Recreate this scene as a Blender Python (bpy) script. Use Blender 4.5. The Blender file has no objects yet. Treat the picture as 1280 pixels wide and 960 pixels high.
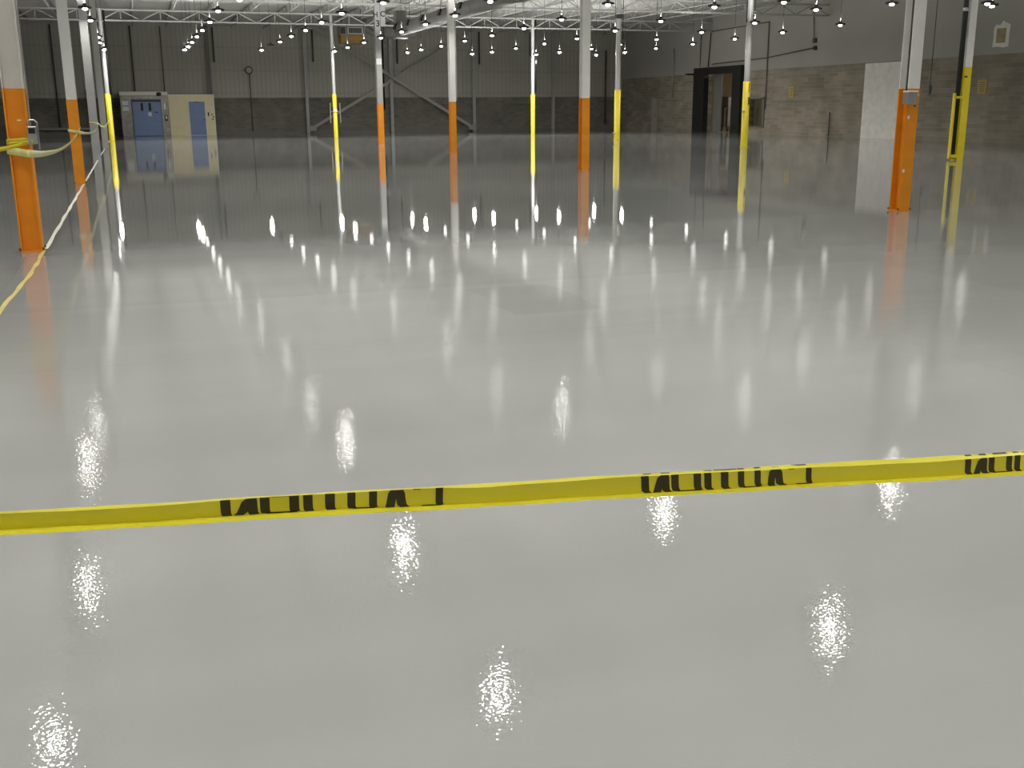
import bpy, math, random
from mathutils import Vector, Matrix
random.seed(4)
S = bpy.context.scene
C = S.collection
# ------------------------------------------------------------------ camera, world, exposure
cd = bpy.data.cameras.new('camera'); cam = bpy.data.objects.new('camera', cd); C.objects.link(cam)
fw = Vector((0.3154132, 0.9151740, -0.2509406)); rt = Vector((0.9448766, -0.3273669, -0.0062611)); up = Vector((0.0878797, 0.2351330, 0.9679822))
m = Matrix((rt, up, -fw)).transposed().to_4x4(); m.translation = (0, 0, 1.6)
cam.matrix_world = m
cd.sensor_width = 36; cd.lens = 1326.96 / 1280 * 36; cd.clip_start = 0.05; cd.clip_end = 300
S.camera = cam
S.view_settings.view_transform = 'Standard'
S.view_settings.look = 'None'
S.view_settings.exposure = 0.25
S.view_settings.gamma = 1
S.view_settings.use_curve_mapping = False
w = bpy.data.worlds.new('world'); S.world = w; w.use_nodes = True
w.node_tree.nodes['Background'].inputs[0].default_value = (0.6, 0.6, 0.58, 1)
w.node_tree.nodes['Background'].inputs[1].default_value = 0.05
LAMP = 8.0             # glow of one pendant lamp's bulb
DOWN, UP = 25.0, 46.0   # watts of a pendant lamp's down beam and of the upward fill added above
SPREAD = 150

# ------------------------------------------------------------------ helpers
class MB:
    def __init__(s): s.v = []; s.f = []; s.mi = []
    def _add(s, vs, fs, mi=0):
        n = len(s.v); s.v += [tuple(a) for a in vs]
        for f in fs: s.f.append([i + n for i in f]); s.mi.append(mi)
        return s
    def box(s, a, b, mi=0):
        x0, y0, z0 = [min(p, q) for p, q in zip(a, b)]; x1, y1, z1 = [max(p, q) for p, q in zip(a, b)]
        v = [(x0,y0,z0),(x1,y0,z0),(x1,y1,z0),(x0,y1,z0),(x0,y0,z1),(x1,y0,z1),(x1,y1,z1),(x0,y1,z1)]
        return s._add(v, [(0,3,2,1),(4,5,6,7),(0,1,5,4),(1,2,6,5),(2,3,7,6),(3,0,4,7)], mi)
    def bar(s, a, b, wx, wy, ref=(0,0,1), mi=0):
        a, b = Vector(a), Vector(b); d = (b - a).normalized(); ref = Vector(ref)
        if abs(d.dot(ref)) > .98: ref = Vector((0,1,0))
        x = d.cross(ref).normalized(); y = d.cross(x)
        v = [p + x*sx*wx/2 + y*sy*wy/2 for p in (a, b) for sx, sy in ((-1,-1),(1,-1),(1,1),(-1,1))]
        return s._add(v, [(3,2,1,0),(4,5,6,7),(0,1,5,4),(1,2,6,5),(2,3,7,6),(3,0,4,7)], mi)
    def tube(s, pts, r, n=12, cap=True, mi=0):
        pts = [Vector(p) for p in pts]; vs = []
        rr = r if isinstance(r, (list, tuple)) else [r]*len(pts)
        d0 = (pts[1]-pts[0]).normalized(); ref = Vector((0,0,1)) if abs(d0.z) < .9 else Vector((1,0,0))
        x = d0.cross(ref).normalized()
        for i, p in enumerate(pts):
            d = ((pts[min(i+1,len(pts)-1)]-p).normalized() + (p-pts[max(i-1,0)]).normalized()).normalized()
            x = (x - d*x.dot(d)).normalized(); y = d.cross(x)
            for k in range(n):
                a = 2*math.pi*k/n; vs.append(p + (x*math.cos(a) + y*math.sin(a))*rr[i])
        fs = [(i*n+k, i*n+(k+1)%n, (i+1)*n+(k+1)%n, (i+1)*n+k) for i in range(len(pts)-1) for k in range(n)]
        if cap: fs += [tuple(reversed(range(n))), tuple(range((len(pts)-1)*n, len(pts)*n))]
        return s._add(vs, fs, mi)
    def lathe(s, prof, c=(0,0,0), n=24, mi=0):
        vs = []; c = Vector(c)
        for r, z in prof:
            for k in range(n):
                a = 2*math.pi*k/n; vs.append(c + Vector((r*math.cos(a), r*math.sin(a), z)))
        fs = [(i*n+k, i*n+(k+1)%n, (i+1)*n+(k+1)%n, (i+1)*n+k) for i in range(len(prof)-1) for k in range(n)]
        return s._add(vs, fs, mi)
    def build(s, name, mats, parent=None, smooth=False, bevel=0):
        me = bpy.data.meshes.new(name); me.from_pydata(s.v, [], s.f)
        for mt in (mats if isinstance(mats, (list, tuple)) else [mats]): me.materials.append(mt)
        me.polygons.foreach_set('material_index', s.mi)
        if smooth: me.polygons.foreach_set('use_smooth', [True]*len(s.f))
        me.update()
        o = bpy.data.objects.new(name, me); C.objects.link(o)
        if parent: o.parent = parent
        if bevel:
            b = o.modifiers.new('bevel', 'BEVEL'); b.width = bevel; b.segments = 2; b.limit_method = 'ANGLE'
        return o
def tag(o, label, cat, group=None, kind=None):
    o['label'] = label; o['category'] = cat
    if group: o['group'] = group
    if kind: o['kind'] = kind
    return o
def thing(name, label, cat, loc=(0,0,0), group=None):
    o = bpy.data.objects.new(name, None); C.objects.link(o); o.location = loc; o.empty_display_size = .2
    return tag(o, label, cat, group)
def struct(o): o['kind'] = 'structure'; return o
def copy_tree(o, loc):
    c = o.copy(); C.objects.link(c); c.location = loc
    for ch in o.children:
        d = ch.copy(); C.objects.link(d); d.parent = c
        for g in ch.children:
            e = g.copy(); C.objects.link(e); e.parent = d
    return c
def text(name, s, size, mat, parent, mw, ext=.002):
    cu = bpy.data.curves.new(name, 'FONT'); cu.body = s; cu.size = size; cu.extrude = ext; cu.align_x = 'CENTER'; cu.align_y = 'CENTER'; cu.offset = size*.02
    t = bpy.data.objects.new(name, cu); C.objects.link(t)
    bpy.context.view_layer.update()
    me = bpy.data.meshes.new_from_object(t); bpy.data.objects.remove(t)
    me.transform(mw); me.materials.clear(); me.materials.append(mat)
    o = bpy.data.objects.new(name, me); C.objects.link(o); o.parent = parent
    return o

# ------------------------------------------------------------------ materials
def mat(name, col, rough=.5, metal=0, spec=.5, var=0, scale=3, emit=None, es=0, trans=0):
    M = bpy.data.materials.new(name); M.use_nodes = True; nt = M.node_tree; b = nt.nodes['Principled BSDF']
    b.inputs['Base Color'].default_value = (*col, 1); b.inputs['Roughness'].default_value = rough
    b.inputs['Metallic'].default_value = metal; b.inputs['Specular IOR Level'].default_value = spec
    if trans: b.inputs['Transmission Weight'].default_value = trans
    if emit: b.inputs['Emission Color'].default_value = (*emit, 1); b.inputs['Emission Strength'].default_value = es
    if var:
        tc = nt.nodes.new('ShaderNodeTexCoord'); nz = nt.nodes.new('ShaderNodeTexNoise'); nz.inputs['Scale'].default_value = scale; nz.inputs['Detail'].default_value = 5
        mp = nt.nodes.new('ShaderNodeMapRange'); mp.inputs['From Min'].default_value = .3; mp.inputs['From Max'].default_value = .7
        mp.inputs['To Min'].default_value = 1-var; mp.inputs['To Max'].default_value = 1+var
        hs = nt.nodes.new('ShaderNodeHueSaturation'); hs.inputs['Color'].default_value = (*col, 1)
        nt.links.new(tc.outputs['Object'], nz.inputs['Vector']); nt.links.new(nz.outputs['Fac'], mp.inputs['Value'])
        nt.links.new(mp.outputs[0], hs.inputs['Value']); nt.links.new(hs.outputs[0], b.inputs['Base Color'])
    return M
def nodes(M): return M.node_tree, M.node_tree.nodes, M.node_tree.links, M.node_tree.nodes['Principled BSDF']

M_white = mat('column_white_paint', (.88,.87,.84), .35, var=.06, scale=2)
M_grey = mat('column_grey_paint', (.42,.42,.41), .4, var=.06)
M_orange = mat('orange_paint', (.86,.31,.018), .5, spec=.3, var=.07, scale=4)
M_yellow = mat('yellow_paint', (.86,.70,.03), .4, var=.05, scale=4)
M_steel = mat('galvanised_steel', (.55,.55,.54), .3, metal=.85, var=.1)
M_pipe = mat('bright_pipe_paint', (.66,.66,.65), .22, metal=.35)
M_black = mat('black_pipe_paint', (.012,.012,.012), .5)
M_dark = mat('dark_steel', (.05,.047,.04), .55)
M_darkgrey = mat('dark_grey_metal', (.17,.165,.15), .5)
M_roofwhite = mat('white_roof_paint', (.46,.46,.44), .7)
M_deck = mat('white_deck_paint', (.60,.60,.58), .75)
M_cream = mat('cream_panel', (.92,.82,.52), .5, var=.04)
M_creamlight = mat('cream_trim', (.93,.90,.80), .5)
M_blue = mat('blue_door_paint', (.20,.29,.52), .4, var=.05)
M_stain = mat('stainless_panel', (.33,.315,.29), .35, metal=.4, var=.2, scale=3)
M_paper = mat('white_paper', (.8,.8,.78), .7)
M_patch = mat('plaster_white', (.86,.83,.78), .8, var=.08)
M_tan = mat('tan_surface', (.42,.34,.2), .8, var=.2)
M_sign = mat('yellow_sign', (.50,.37,.10), .6, var=.2, scale=30)
M_signdk = mat('sign_print', (.16,.11,.05), .7)
M_heater = mat('orange_yellow_enamel', (.17,.10,.012), .5)
M_red = mat('red_print', (.6,.05,.02), .5)
M_amber = mat('amber_dots', (.6,.15,.015), .5)
M_duct = mat('grey_duct_steel', (.15,.147,.135), .6, metal=0, var=.08)
M_print = mat('black_print', (.03,.022,.003), .5)
M_mark = mat('black_letter_paint', (.02,.02,.02), .6)
M_floortape = mat('white_masking_tape', (.85,.82,.70), .5, var=.05)
M_floortapey = mat('pale_yellow_tape', (.80,.68,.22), .4, var=.1)
M_roomwall = mat('tan_room_wall', (.60,.52,.37), .8, var=.1, scale=1)
M_concrete = mat('plain_grey_wall', (.40,.39,.355), .85, var=.05, scale=.4)
M_shade = mat('black_lamp_shade', (.02,.018,.015), .5)
M_lampcord = mat('dark_cord', (.05,.05,.045), .6)
M_lamp = mat('lamp_diffuser', (.9,.9,.9), .5, emit=(1.0,.985,.945), es=LAMP)
M_lampend = mat('lamp_diffuser_strong', (.9,.9,.9), .5, emit=(1.0,.985,.945), es=480)
M_lampmid = mat('lamp_diffuser_far', (.9,.9,.9), .5, emit=(1.0,.985,.945), es=11)
M_unlit = mat('unlit_diffuser', (.25,.25,.24), .5)
M_addedlamp = mat('added_lamp_tube', (.9,.9,.9), .5, emit=(1,.93,.8), es=55)
M_glass = mat('window_glass', (.9,.93,.9), .02, trans=1)

# translucent caution tape
M_tape = mat('yellow_plastic_tape', (.90,.83,.05), .3, spec=.5)
nt, N, L, B = nodes(M_tape)
tr = N.new('ShaderNodeBsdfTranslucent'); tr.inputs[0].default_value = (.85,.75,.03,1)
mx = N.new('ShaderNodeMixShader'); mx.inputs[0].default_value = .3
L.new(B.outputs[0], mx.inputs[1]); L.new(tr.outputs[0], mx.inputs[2]); L.new(mx.outputs[0], N['Material Output'].inputs[0])
M_tapepale = mat('pale_yellow_plastic_tape', (.80,.76,.30), .35)

# polished epoxy floor
M_floor = mat('grey_epoxy_floor', (.385,.389,.376), .02)
nt, N, L, B = nodes(M_floor); B.inputs['Specular IOR Level'].default_value = .44
tc = N.new('ShaderNodeTexCoord')
def noise(scale, detail, vec=None, rough=.5):
    n = N.new('ShaderNodeTexNoise'); n.inputs['Scale'].default_value = scale; n.inputs['Detail'].default_value = detail; n.inputs['Roughness'].default_value = rough
    L.new(vec or tc.outputs['Object'], n.inputs['Vector']); return n
def mapr(src, a, b, c, d):
    n = N.new('ShaderNodeMapRange'); n.inputs['From Min'].default_value = a; n.inputs['From Max'].default_value = b; n.inputs['To Min'].default_value = c; n.inputs['To Max'].default_value = d
    L.new(src, n.inputs['Value']); return n
def math_(op, a, b):
    n = N.new('ShaderNodeMath'); n.operation = op
    for i, q in enumerate((a, b)):
        if isinstance(q, (int, float)): n.inputs[i].default_value = q
        else: L.new(q, n.inputs[i])
    return n.outputs[0]
b1 = N.new('ShaderNodeBump'); b1.inputs['Strength'].default_value = 1; b1.inputs['Distance'].default_value = .0010
L.new(noise(.55, 2).outputs['Fac'], b1.inputs['Height'])
b2 = N.new('ShaderNodeBump'); b2.inputs['Strength'].default_value = 1; b2.inputs['Distance'].default_value = .00016
L.new(noise(5, 2).outputs['Fac'], b2.inputs['Height']); L.new(b1.outputs[0], b2.inputs['Normal'])
b3 = N.new('ShaderNodeBump'); b3.inputs['Strength'].default_value = 1; b3.inputs['Distance'].default_value = .00042
L.new(noise(80, .5).outputs['Fac'], b3.inputs['Height']); L.new(b2.outputs[0], b3.inputs['Normal'])
sx = N.new('ShaderNodeSeparateXYZ'); L.new(tc.outputs['Object'], sx.inputs[0])
L.new(mapr(sx.outputs[1], 7, 13, .00036, .00007).outputs[0], b3.inputs['Distance'])      # the stipple of the last coat is coarser in the near lift
L.new(b3.outputs[0], B.inputs['Normal'])
big = mapr(noise(.12, 3).outputs['Fac'], .3, .7, .955, 1.035)
# trowel-passes and slab joints
sx = N.new('ShaderNodeSeparateXYZ'); L.new(tc.outputs['Object'], sx.inputs[0])
def joint(axis, off, sp, wd):
    t = math_('ADD', sx.outputs[axis], -off + 1000*sp); t = math_('MODULO', t, sp); t = math_('SUBTRACT', t, sp/2); t = math_('ABSOLUTE', t, 0)
    return math_('GREATER_THAN', t, sp/2 - wd)
jx = joint(0, 5.0, 6.28, .004); jy = joint(1, 7.2, 6.33, .004)
j = math_('MULTIPLY', math_('MAXIMUM', jx, jy), .12)
# darker repair patch with its own outline
wob = noise(2.2, 2)
px_ = math_('ADD', sx.outputs[0], mapr(wob.outputs['Fac'], 0, 1, -.12, .12).outputs[0])
pm = math_('MULTIPLY', math_('MULTIPLY', math_('GREATER_THAN', px_, 2.75), math_('LESS_THAN', px_, 3.55)), math_('MULTIPLY', math_('GREATER_THAN', sx.outputs[1], 7.9), math_('LESS_THAN', sx.outputs[1], 9.25)))
# coating laps: separate pours along the column grid, each a shade apart, with roller streaks running across the hall
def lap(axis, at): return math_('GREATER_THAN', math_('ADD', sx.outputs[axis], mapr(noise(.9, 2).outputs['Fac'], 0, 1, -.06, .06).outputs[0]), at)
mpn = N.new('ShaderNodeMapping'); mpn.inputs['Scale'].default_value = (.10, 1.6, 1); L.new(tc.outputs['Object'], mpn.inputs['Vector'])
streak = mapr(noise(1.0, 4, mpn.outputs[0]).outputs['Fac'], .3, .7, -.035, .035)
lapsum = math_('ADD', math_('ADD', math_('MULTIPLY', lap(1, 13.92), .17), math_('MULTIPLY', lap(1, 9.45), .07)), math_('MULTIPLY', lap(1, 26.6), .10))
lapsum = math_('ADD', lapsum, math_('MULTIPLY', math_('MULTIPLY', lap(0, 7.3), math_('SUBTRACT', 1.0, lap(1, 9.45))), .045))
lapsum = math_('ADD', lapsum, math_('MULTIPLY', math_('MULTIPLY', lap(1, 17.7), math_('SUBTRACT', 1.0, lap(1, 26.6))), .08))
lapsum = math_('SUBTRACT', lapsum, streak.outputs[0])
big_ = math_('SUBTRACT', big.outputs[0], lapsum)
v = math_('SUBTRACT', big_, math_('ADD', j, math_('MULTIPLY', pm, .07)))
hs = N.new('ShaderNodeHueSaturation'); hs.inputs['Color'].default_value = (.385,.389,.376,1); L.new(v, hs.inputs['Value']); L.new(hs.outputs[0], B.inputs['Base Color'])

def block_mat(name, horiz, c1, c2, mortar):
    M = mat(name, c1, .85); nt = M.node_tree; N = nt.nodes; L = nt.links; B = N['Principled BSDF']
    tc = N.new('ShaderNodeTexCoord'); s = N.new('ShaderNodeSeparateXYZ'); c = N.new('ShaderNodeCombineXYZ')
    L.new(tc.outputs['Object'], s.inputs[0]); L.new(s.outputs[horiz], c.inputs[0]); L.new(s.outputs[2], c.inputs[1])
    br = N.new('ShaderNodeTexBrick'); br.inputs['Scale'].default_value = 1; br.inputs['Brick Width'].default_value = .8 if horiz==1 else .4; br.inputs['Row Height'].default_value = .2
    br.inputs['Mortar Size'].default_value = .012; br.inputs['Mortar Smooth'].default_value = .3; br.inputs['Bias'].default_value = -.1
    br.inputs['Color1'].default_value = (*c1,1); br.inputs['Color2'].default_value = (*c2,1); br.inputs['Mortar'].default_value = (*mortar,1)
    L.new(c.outputs[0], br.inputs['Vector'])
    nz = N.new('ShaderNodeTexNoise'); nz.inputs['Scale'].default_value = .7; nz.inputs['Detail'].default_value = 6; L.new(tc.outputs['Object'], nz.inputs['Vector'])
    mp = N.new('ShaderNodeMapRange'); mp.inputs['From Min'].default_value=.3; mp.inputs['From Max'].default_value=.7; mp.inputs['To Min'].default_value=.8; mp.inputs['To Max'].default_value=1.2
    L.new(nz.outputs['Fac'], mp.inputs['Value'])
    h = N.new('ShaderNodeHueSaturation'); L.new(br.outputs['Color'], h.inputs['Color']); L.new(mp.outputs[0], h.inputs['Value']); L.new(h.outputs[0], B.inputs['Base Color'])
    bp = N.new('ShaderNodeBump'); bp.inputs['Distance'].default_value = .01; bp.invert = True; L.new(br.outputs['Fac'], bp.inputs['Height']); L.new(bp.outputs[0], B.inputs['Normal'])
    return M
M_blockfar = block_mat('dark_block_wall', 0, (.22,.21,.178), (.16,.152,.13), (.26,.25,.218))
M_blockright = block_mat('tan_block_wall', 1, (.33,.285,.22), (.225,.20,.155), (.40,.36,.295))

# ribbed metal siding: vertical ribs
M_siding = mat('olive_grey_siding', (.46,.45,.39), .6)
nt, N, L, B = nodes(M_siding)
tc = N.new('ShaderNodeTexCoord'); s = N.new('ShaderNodeSeparateXYZ'); L.new(tc.outputs['Object'], s.inputs[0])
t = math_('MODULO', math_('ADD', s.outputs[0], 300), .305); rib = math_('LESS_THAN', t, .05)
t2 = math_('MODULO', math_('ADD', s.outputs[2], -4.22+15.2), 1.52); gr = math_('LESS_THAN', t2, .12)
nz = N.new('ShaderNodeTexNoise'); nz.inputs['Scale'].default_value = .5; nz.inputs['Detail'].default_value = 4; L.new(tc.outputs['Object'], nz.inputs['Vector'])
vv = math_('SUBTRACT', math_('ADD', math_('MULTIPLY', nz.outputs['Fac'], .16), .93), math_('ADD', math_('MULTIPLY', rib, .12), math_('MULTIPLY', gr, .09)))
h = N.new('ShaderNodeHueSaturation'); h.inputs['Color'].default_value = (.46,.45,.39,1); L.new(vv, h.inputs['Value']); L.new(h.outputs[0], B.inputs['Base Color'])
bp = N.new('ShaderNodeBump'); bp.inputs['Distance'].default_value = .03; L.new(rib, bp.inputs['Height']); L.new(bp.outputs[0], B.inputs['Normal'])

# ------------------------------------------------------------------ the room
XL, XR, YB, YF, ZC = -14.0, 36.3, -12.0, 78.4, 7.45
f = MB(); f.box((XL-.3,YB-.3,-.3),(XR+.3,YF+.3,0)); struct(f.build('floor', M_floor))
f = MB()
f.box((XL-.3,YB-.3,ZC+.05),(XR+.3,YF+.3,ZC+.3))
y = YB
while y < YF:                                        # corrugated deck ribs running across the joists
    f.box((XL,y,ZC),(XR,y+.12,ZC+.06)); y += .3
struct(f.build('ceiling', M_deck))
f = MB(); f.box((XL-.3,YF,0),(XR+.3,YF+.3,2.46)); f.box((XL-.3,YF+.06,2.46),(XR+.3,YF+.3,ZC+.3), 1)
struct(f.build('wall_far', [M_blockfar, M_siding]))
f = MB(); f.box((XL-.3,YB-.3,0),(XR+.3,YB,ZC+.3)); struct(f.build('wall_back', M_concrete))
f = MB(); f.box((XL-.3,YB,0),(XL,YF,ZC+.3)); struct(f.build('wall_left', M_concrete))
ZB = 3.8; T = .3
f = MB()
f.box((XR,YB,0),(XR+T,58.05,.46)); f.box((XR,YB,.46),(XR+T,58.05,ZB))
f.box((XR,58.05,0),(XR+T,59.6,.46)); f.box((XR,58.05,2.1),(XR+T,59.6,ZB))
f.box((XR,59.6,0),(XR+T,61.3,ZB)); f.box((XR,64.9,0),(XR+T,YF,ZB))
f.box((XR-.02,YB,ZB),(XR+T,YF,ZC+.3), 1)
struct(f.build('wall_right', [M_blockright, M_concrete]))
# eave trim at far wall and dark joint between block and siding
f = MB(); f.box((XL,YF-.12,7.22),(XR,YF-.001,ZC-.01)); o = f.build('trim_1', M_roofwhite); struct(o)
f = MB(); f.box((XL,YF-.03,0),(XR,YF-.001,.12)); struct(f.build('baseboard_far', M_darkgrey))

# room seen through the doorway on the right
f = MB(); f.box((41.5,55,0),(41.7,70,ZC)); f.box((XR+T,69.8,0),(41.5,70,5)); f.box((XR+T,55,0),(41.5,55.2,5)); f.box((XR+T,55.2,4.6),(41.5,69.8,4.8)); 
struct(f.build('wall_side_room', M_roomwall))
f = MB(); f.box((XR+T,55,-.1),(41.7,70,0)); struct(f.build('floor_side_room', mat('side_room_floor', (.42,.41,.38), .3)))

# ------------------------------------------------------------------ roof framing
def girder(x0, x1, yy, zb, zt):
    g = MB()
    for dy in (-.07, .07):
        g.bar((x0,yy+dy,zb+.03),(x1,yy+dy,zb+.03),.05,.07); g.bar((x0,yy+dy,zt-.04),(x1,yy+dy,zt-.04),.05,.08)
    n = 12; dx = (x1-x0)/n
    for i in range(n):
        a, b = (zb+.05, zt-.05) if i % 2 == 0 else (zt-.05, zb+.05)
        g.bar((x0+i*dx,yy,a),(x0+(i+1)*dx,yy,b),.05,.05)
        if i % 2: g.bar((x0+i*dx,yy,zb+.05),(x0+i*dx,yy,zt-.05),.035,.035)
    return g
GX = [-13.8, -1.26, 11.3, 23.8, 36.28]; GY = [1.35 + 12.65*k for k in range(0, 6)]
first = None
for gy in GY:
    for i in range(4):
        if first is None:
            first = girder(-6.2, 6.2, 0, 0, .62).build('roof_girder', M_roofwhite); o = first
        else:
            o = first.copy(); C.objects.link(o)
        o.location = ((GX[i]+GX[i+1])/2, gy, 6.36)
        tag(o, 'white painted steel lattice girder spanning between column heads under the roof', 'girder', 'white lattice girders under the roof')
jm = MB()
jm.bar((0,-6.2,.03),(0,6.2,.03),.05,.05); 
for dx in (-.03,.03): jm.bar((dx,-6.3,.42),(dx,6.3,.42),.04,.05)
for i in range(20):
    a, b = (.04,.4) if i % 2 == 0 else (.4,.04)
    jm.bar((0,-6.2+i*.62,a),(0,-6.2+(i+1)*.62,b),.025,.025)
first = None
for by in range(1, 6):
    y0 = 1.35 + 12.65*by + 6.325; 
    if by == 5: y0 = 71.2
    for i in range(23):
        x = -12.2 + i*2.1 + .1
        if abs((x+1.26) % 12.55) < .01: x += .2
        if first is None: first = jm.build('roof_joist', M_roofwhite); o = first
        else: o = first.copy(); C.objects.link(o)
        o.location = (x, y0, 6.98)
        tag(o, 'white painted open web roof joist running away from the camera under the deck', 'joist', 'white open web joists under the roof deck')

# ------------------------------------------------------------------ columns
def hsec(mb, w, d, z0, z1, t=.018, rot=False):
    if rot:
        mb.box((-w/2,-d/2,z0),(-w/2+t,d/2,z1)); mb.box((w/2-t,-d/2,z0),(w/2,d/2,z1)); mb.box((-w/2+t,-.03,z0),(w/2-t,-.014,z1)); return
    mb.box((-w/2,-d/2,z0),(w/2,-d/2+t,z1)); mb.box((-w/2,d/2-t,z0),(w/2,d/2,z1)); mb.box((-.008,-d/2+t,z0),(.008,d/2-t,z1))
def column(X, Y, kind, paint, hp, label, w=.215, top=7.0, white=None, rot=False):
    t = thing('steel_column', label, 'column', (X,Y,0))
    white = white or M_white
    if kind == 'H':
        z0 = .02
        if paint: g = MB(); hsec(g, w+.004, w+.004, z0, hp, rot=rot); g.build('painted_base', paint, t, bevel=.003)
        g = MB(); hsec(g, w, w, hp if paint else z0, top, rot=rot); g.build('shaft', white, t, bevel=.003)
    else:
        r = w/2
        if paint: g = MB(); g.lathe([(r+.02,.02),(r+.02,hp),(r,hp+.005)], n=28); g.build('painted_base', paint, t, True)
        g = MB(); g.lathe([(r-.005,hp-.02 if paint else .02),(r-.005,top)], n=28); g.build('shaft', M_pipe, t, True)
    g = MB(); g.box((-w*.52,-w*.52,0),(w*.52,w*.52,.02)); g.build('base_plate', paint or M_grey, t)
    for sx_ in (-1,1):
        for sy_ in (-1,1):
            if kind == 'H' and Y < 30:
                g = MB(); g.tube([(sx_*w*.54,sy_*w*.54,.02),(sx_*w*.54,sy_*w*.54,.05)], .012, 6); g.build('anchor_bolt', M_dark, t)
    g = MB(); g.box((-w*.6,-w*.6,6.32),(w*.6,w*.6,6.35)); g.build('cap_plate', M_roofwhite, t)
    return t
k = [14.0 + 12.65*i for i in range(5)]
HP = 1.86
cA = column(-1.26, 13.8, 'H', M_orange, HP, 'orange and grey steel column nearest the camera at the left edge, wrapped in yellow tape', w=.235, rot=True, white=mat('warm_grey_paint', (.66,.63,.58), .45, var=.05))
cB = column(-1.26, 26.5, 'H', M_orange, HP, 'white steel column with orange base, second from the left edge', w=.222, white=mat('bright_white_paint', (.78,.78,.76), .4, var=.04))
cC = column(-1.26, 39.3, 'H', None, 0, 'all grey steel column just behind the second orange based column on the left', w=.26, white=M_grey)
cD = column(-1.26, 52.0, 'H', None, 0, 'pale grey steel column between the all grey column and the far left yellow one', w=.26, white=mat('pale_grey_paint', (.52,.51,.49), .45))
cE = column(-1.2, 64.6, 'P', M_yellow, 2.55, 'yellow based pipe column beside the office with the blue doors', w=.26)
cF = column(11.33, 14.02, 'H', M_orange, HP, 'large orange and white steel column at the right with a grey box on it', w=.215)
cG = column(11.27, 26.7, 'H', M_orange, HP, 'orange and white steel column just right of the middle of the hall', w=.215)
cH = column(11.3, 39.4, 'H', M_orange, HP, 'orange based steel column in front of the lower right end of the wall bracing', w=.22)
cI = column(11.3, 52.0, 'H', M_orange, HP, 'slim orange based column bearing a black number three up high', w=.26, white=M_grey)
cJ = column(11.35, 64.8, 'P', M_yellow, 2.5, 'yellow based pipe column in front of the heater, left of the wall bracing cross', w=.2)
cK = column(23.72, 26.9, 'H', M_yellow, 2.72, 'yellow based steel column at the far right with a rail guard and black pipe', w=.25)
cL = column(23.8, 39.4, 'P', M_yellow, 2.62, 'yellow based pipe column in front of the black framed doorway', w=.25)
cM = column(23.8, 52.0, 'P', M_yellow, 2.5, 'yellow based pipe column just left of where the two walls meet', w=.27)
cN = column(23.8, 64.7, 'P', M_yellow, 2.45, 'thin yellow based column with a black pipe down its right side', w=.22)

# fittings that belong to single columns
g = MB(); g.box((.10,-.16,1.24),(.20,-.08,1.44)); ob = g.build('outlet_box', M_steel, cA, bevel=.006)
g = MB(); g.box((.115,-.172,1.36),(.185,-.16,1.42)); g.build('socket', M_black, ob)
g = MB(); g.tube([(.11,-.12,1.2),(.11,-.12,1.48),(.125,-.12,1.51),(.18,-.12,1.51),(.21,-.12,1.48),(.21,-.12,1.18)], .010, 8); g.build('cord_loop', M_steel, cA)
g = MB(); g.tube([(.135,-.09,1.45),(.135,-.09,6.3)], .012, 8); g.build('conduit', M_steel, cA)
g = MB(); g.box((.0,-.034,1.50),(.04,-.0305,1.515)); g.build('sticker', M_creamlight, cA)
g = MB(); g.box((-.2,-.24,1.63),(-.03,-.115,1.81)); ob = g.build('junction_box', M_steel, cF, bevel=.006)
g = MB(); g.box((-.2,-.25,1.81),(-.03,-.115,1.83)); g.build('box_lid', M_creamlight, ob)
g = MB(); g.tube([(-.09,-.05,1.8),(-.09,-.05,6.3)], .014, 8); g.build('conduit', M_dark, cF)
g = MB(); g.tube([(.03,-.02,1.2),(.03,-.02,6.3)], .01, 8)
g = MB(); g.box((.0,-.116,1.75),(.10,-.111,1.78)); g.build('yellow_label', M_tapepale, cF)
g = MB(); g.box((.02,-.116,1.59),(.055,-.111,1.62)); g.build('dark_hole', M_dark, cF)
for dx, z in ((-.06,1.41),(-.07,.60)):
    g = MB(); g.box((dx-.02,-.116,z),(dx+.02,-.111,z+.05)); g.build('scuff', M_creamlight, cF)
g = MB(); g.tube([(.115,0,1.3),(.115,0,5.6)], .02, 8); g.build('conduit', M_steel, cG)
g = MB(); g.tube([(.02,-.16,5.3),(.02,-.16,7.0)], .022, 8); g.build('stub_pipe', M_black, cB)
g = MB(); g.tube([(.13,-.03,5.0),(.13,-.03,7.0)], .022, 8); g.build('stub_pipe', M_black, cG)
g = MB(); g.tube([(.16,-.02,1.9),(.16,-.02,6.9)], .02, 8); g.build('conduit', M_pipe, cH)
# roof drain pipes
g = MB(); g.tube([(.17,-.02,2.55),(.17,-.02,6.9)], .075, 12); g.build('drain_pipe', M_black, cN, True)
g = MB(); g.tube([(.19,-.02,4.3),(.19,-.02,4.5)], .082, 12); g.build('pipe_clamp', M_pipe, cN, True)
g = MB(); g.tube([(.17,-.05,2.5),(.17,-.05,6.9)], .07, 12); g.build('drain_pipe', M_black, cE, True)
g = MB(); g.tube([(-.22,-.02,.12),(-.22,-.02,6.9)], .075, 12); g.build('drain_pipe', M_black, cK, True)
g = MB(); g.tube([(-.22,-.02,4.3),(-.22,-.02,4.4)], .084, 12); g.build('pipe_clamp', M_pipe, cK, True)
g = MB(); g.bar((-.40,-.1,.05),(-.40,-.1,1.97),.07,.07); g.bar((-.40,-.1,1.85),(-.05,-.1,1.85),.07,.07); g.bar((-.40,-.1,.12),(-.05,-.1,.12),.07,.09)
g.build('rail_guard', M_yellow, cK, bevel=.004)
g = MB(); g.box((-.13,-.14,2.42),(-.02,-.13,2.47)); g.build('dark_scuff', M_dark, cK)
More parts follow.
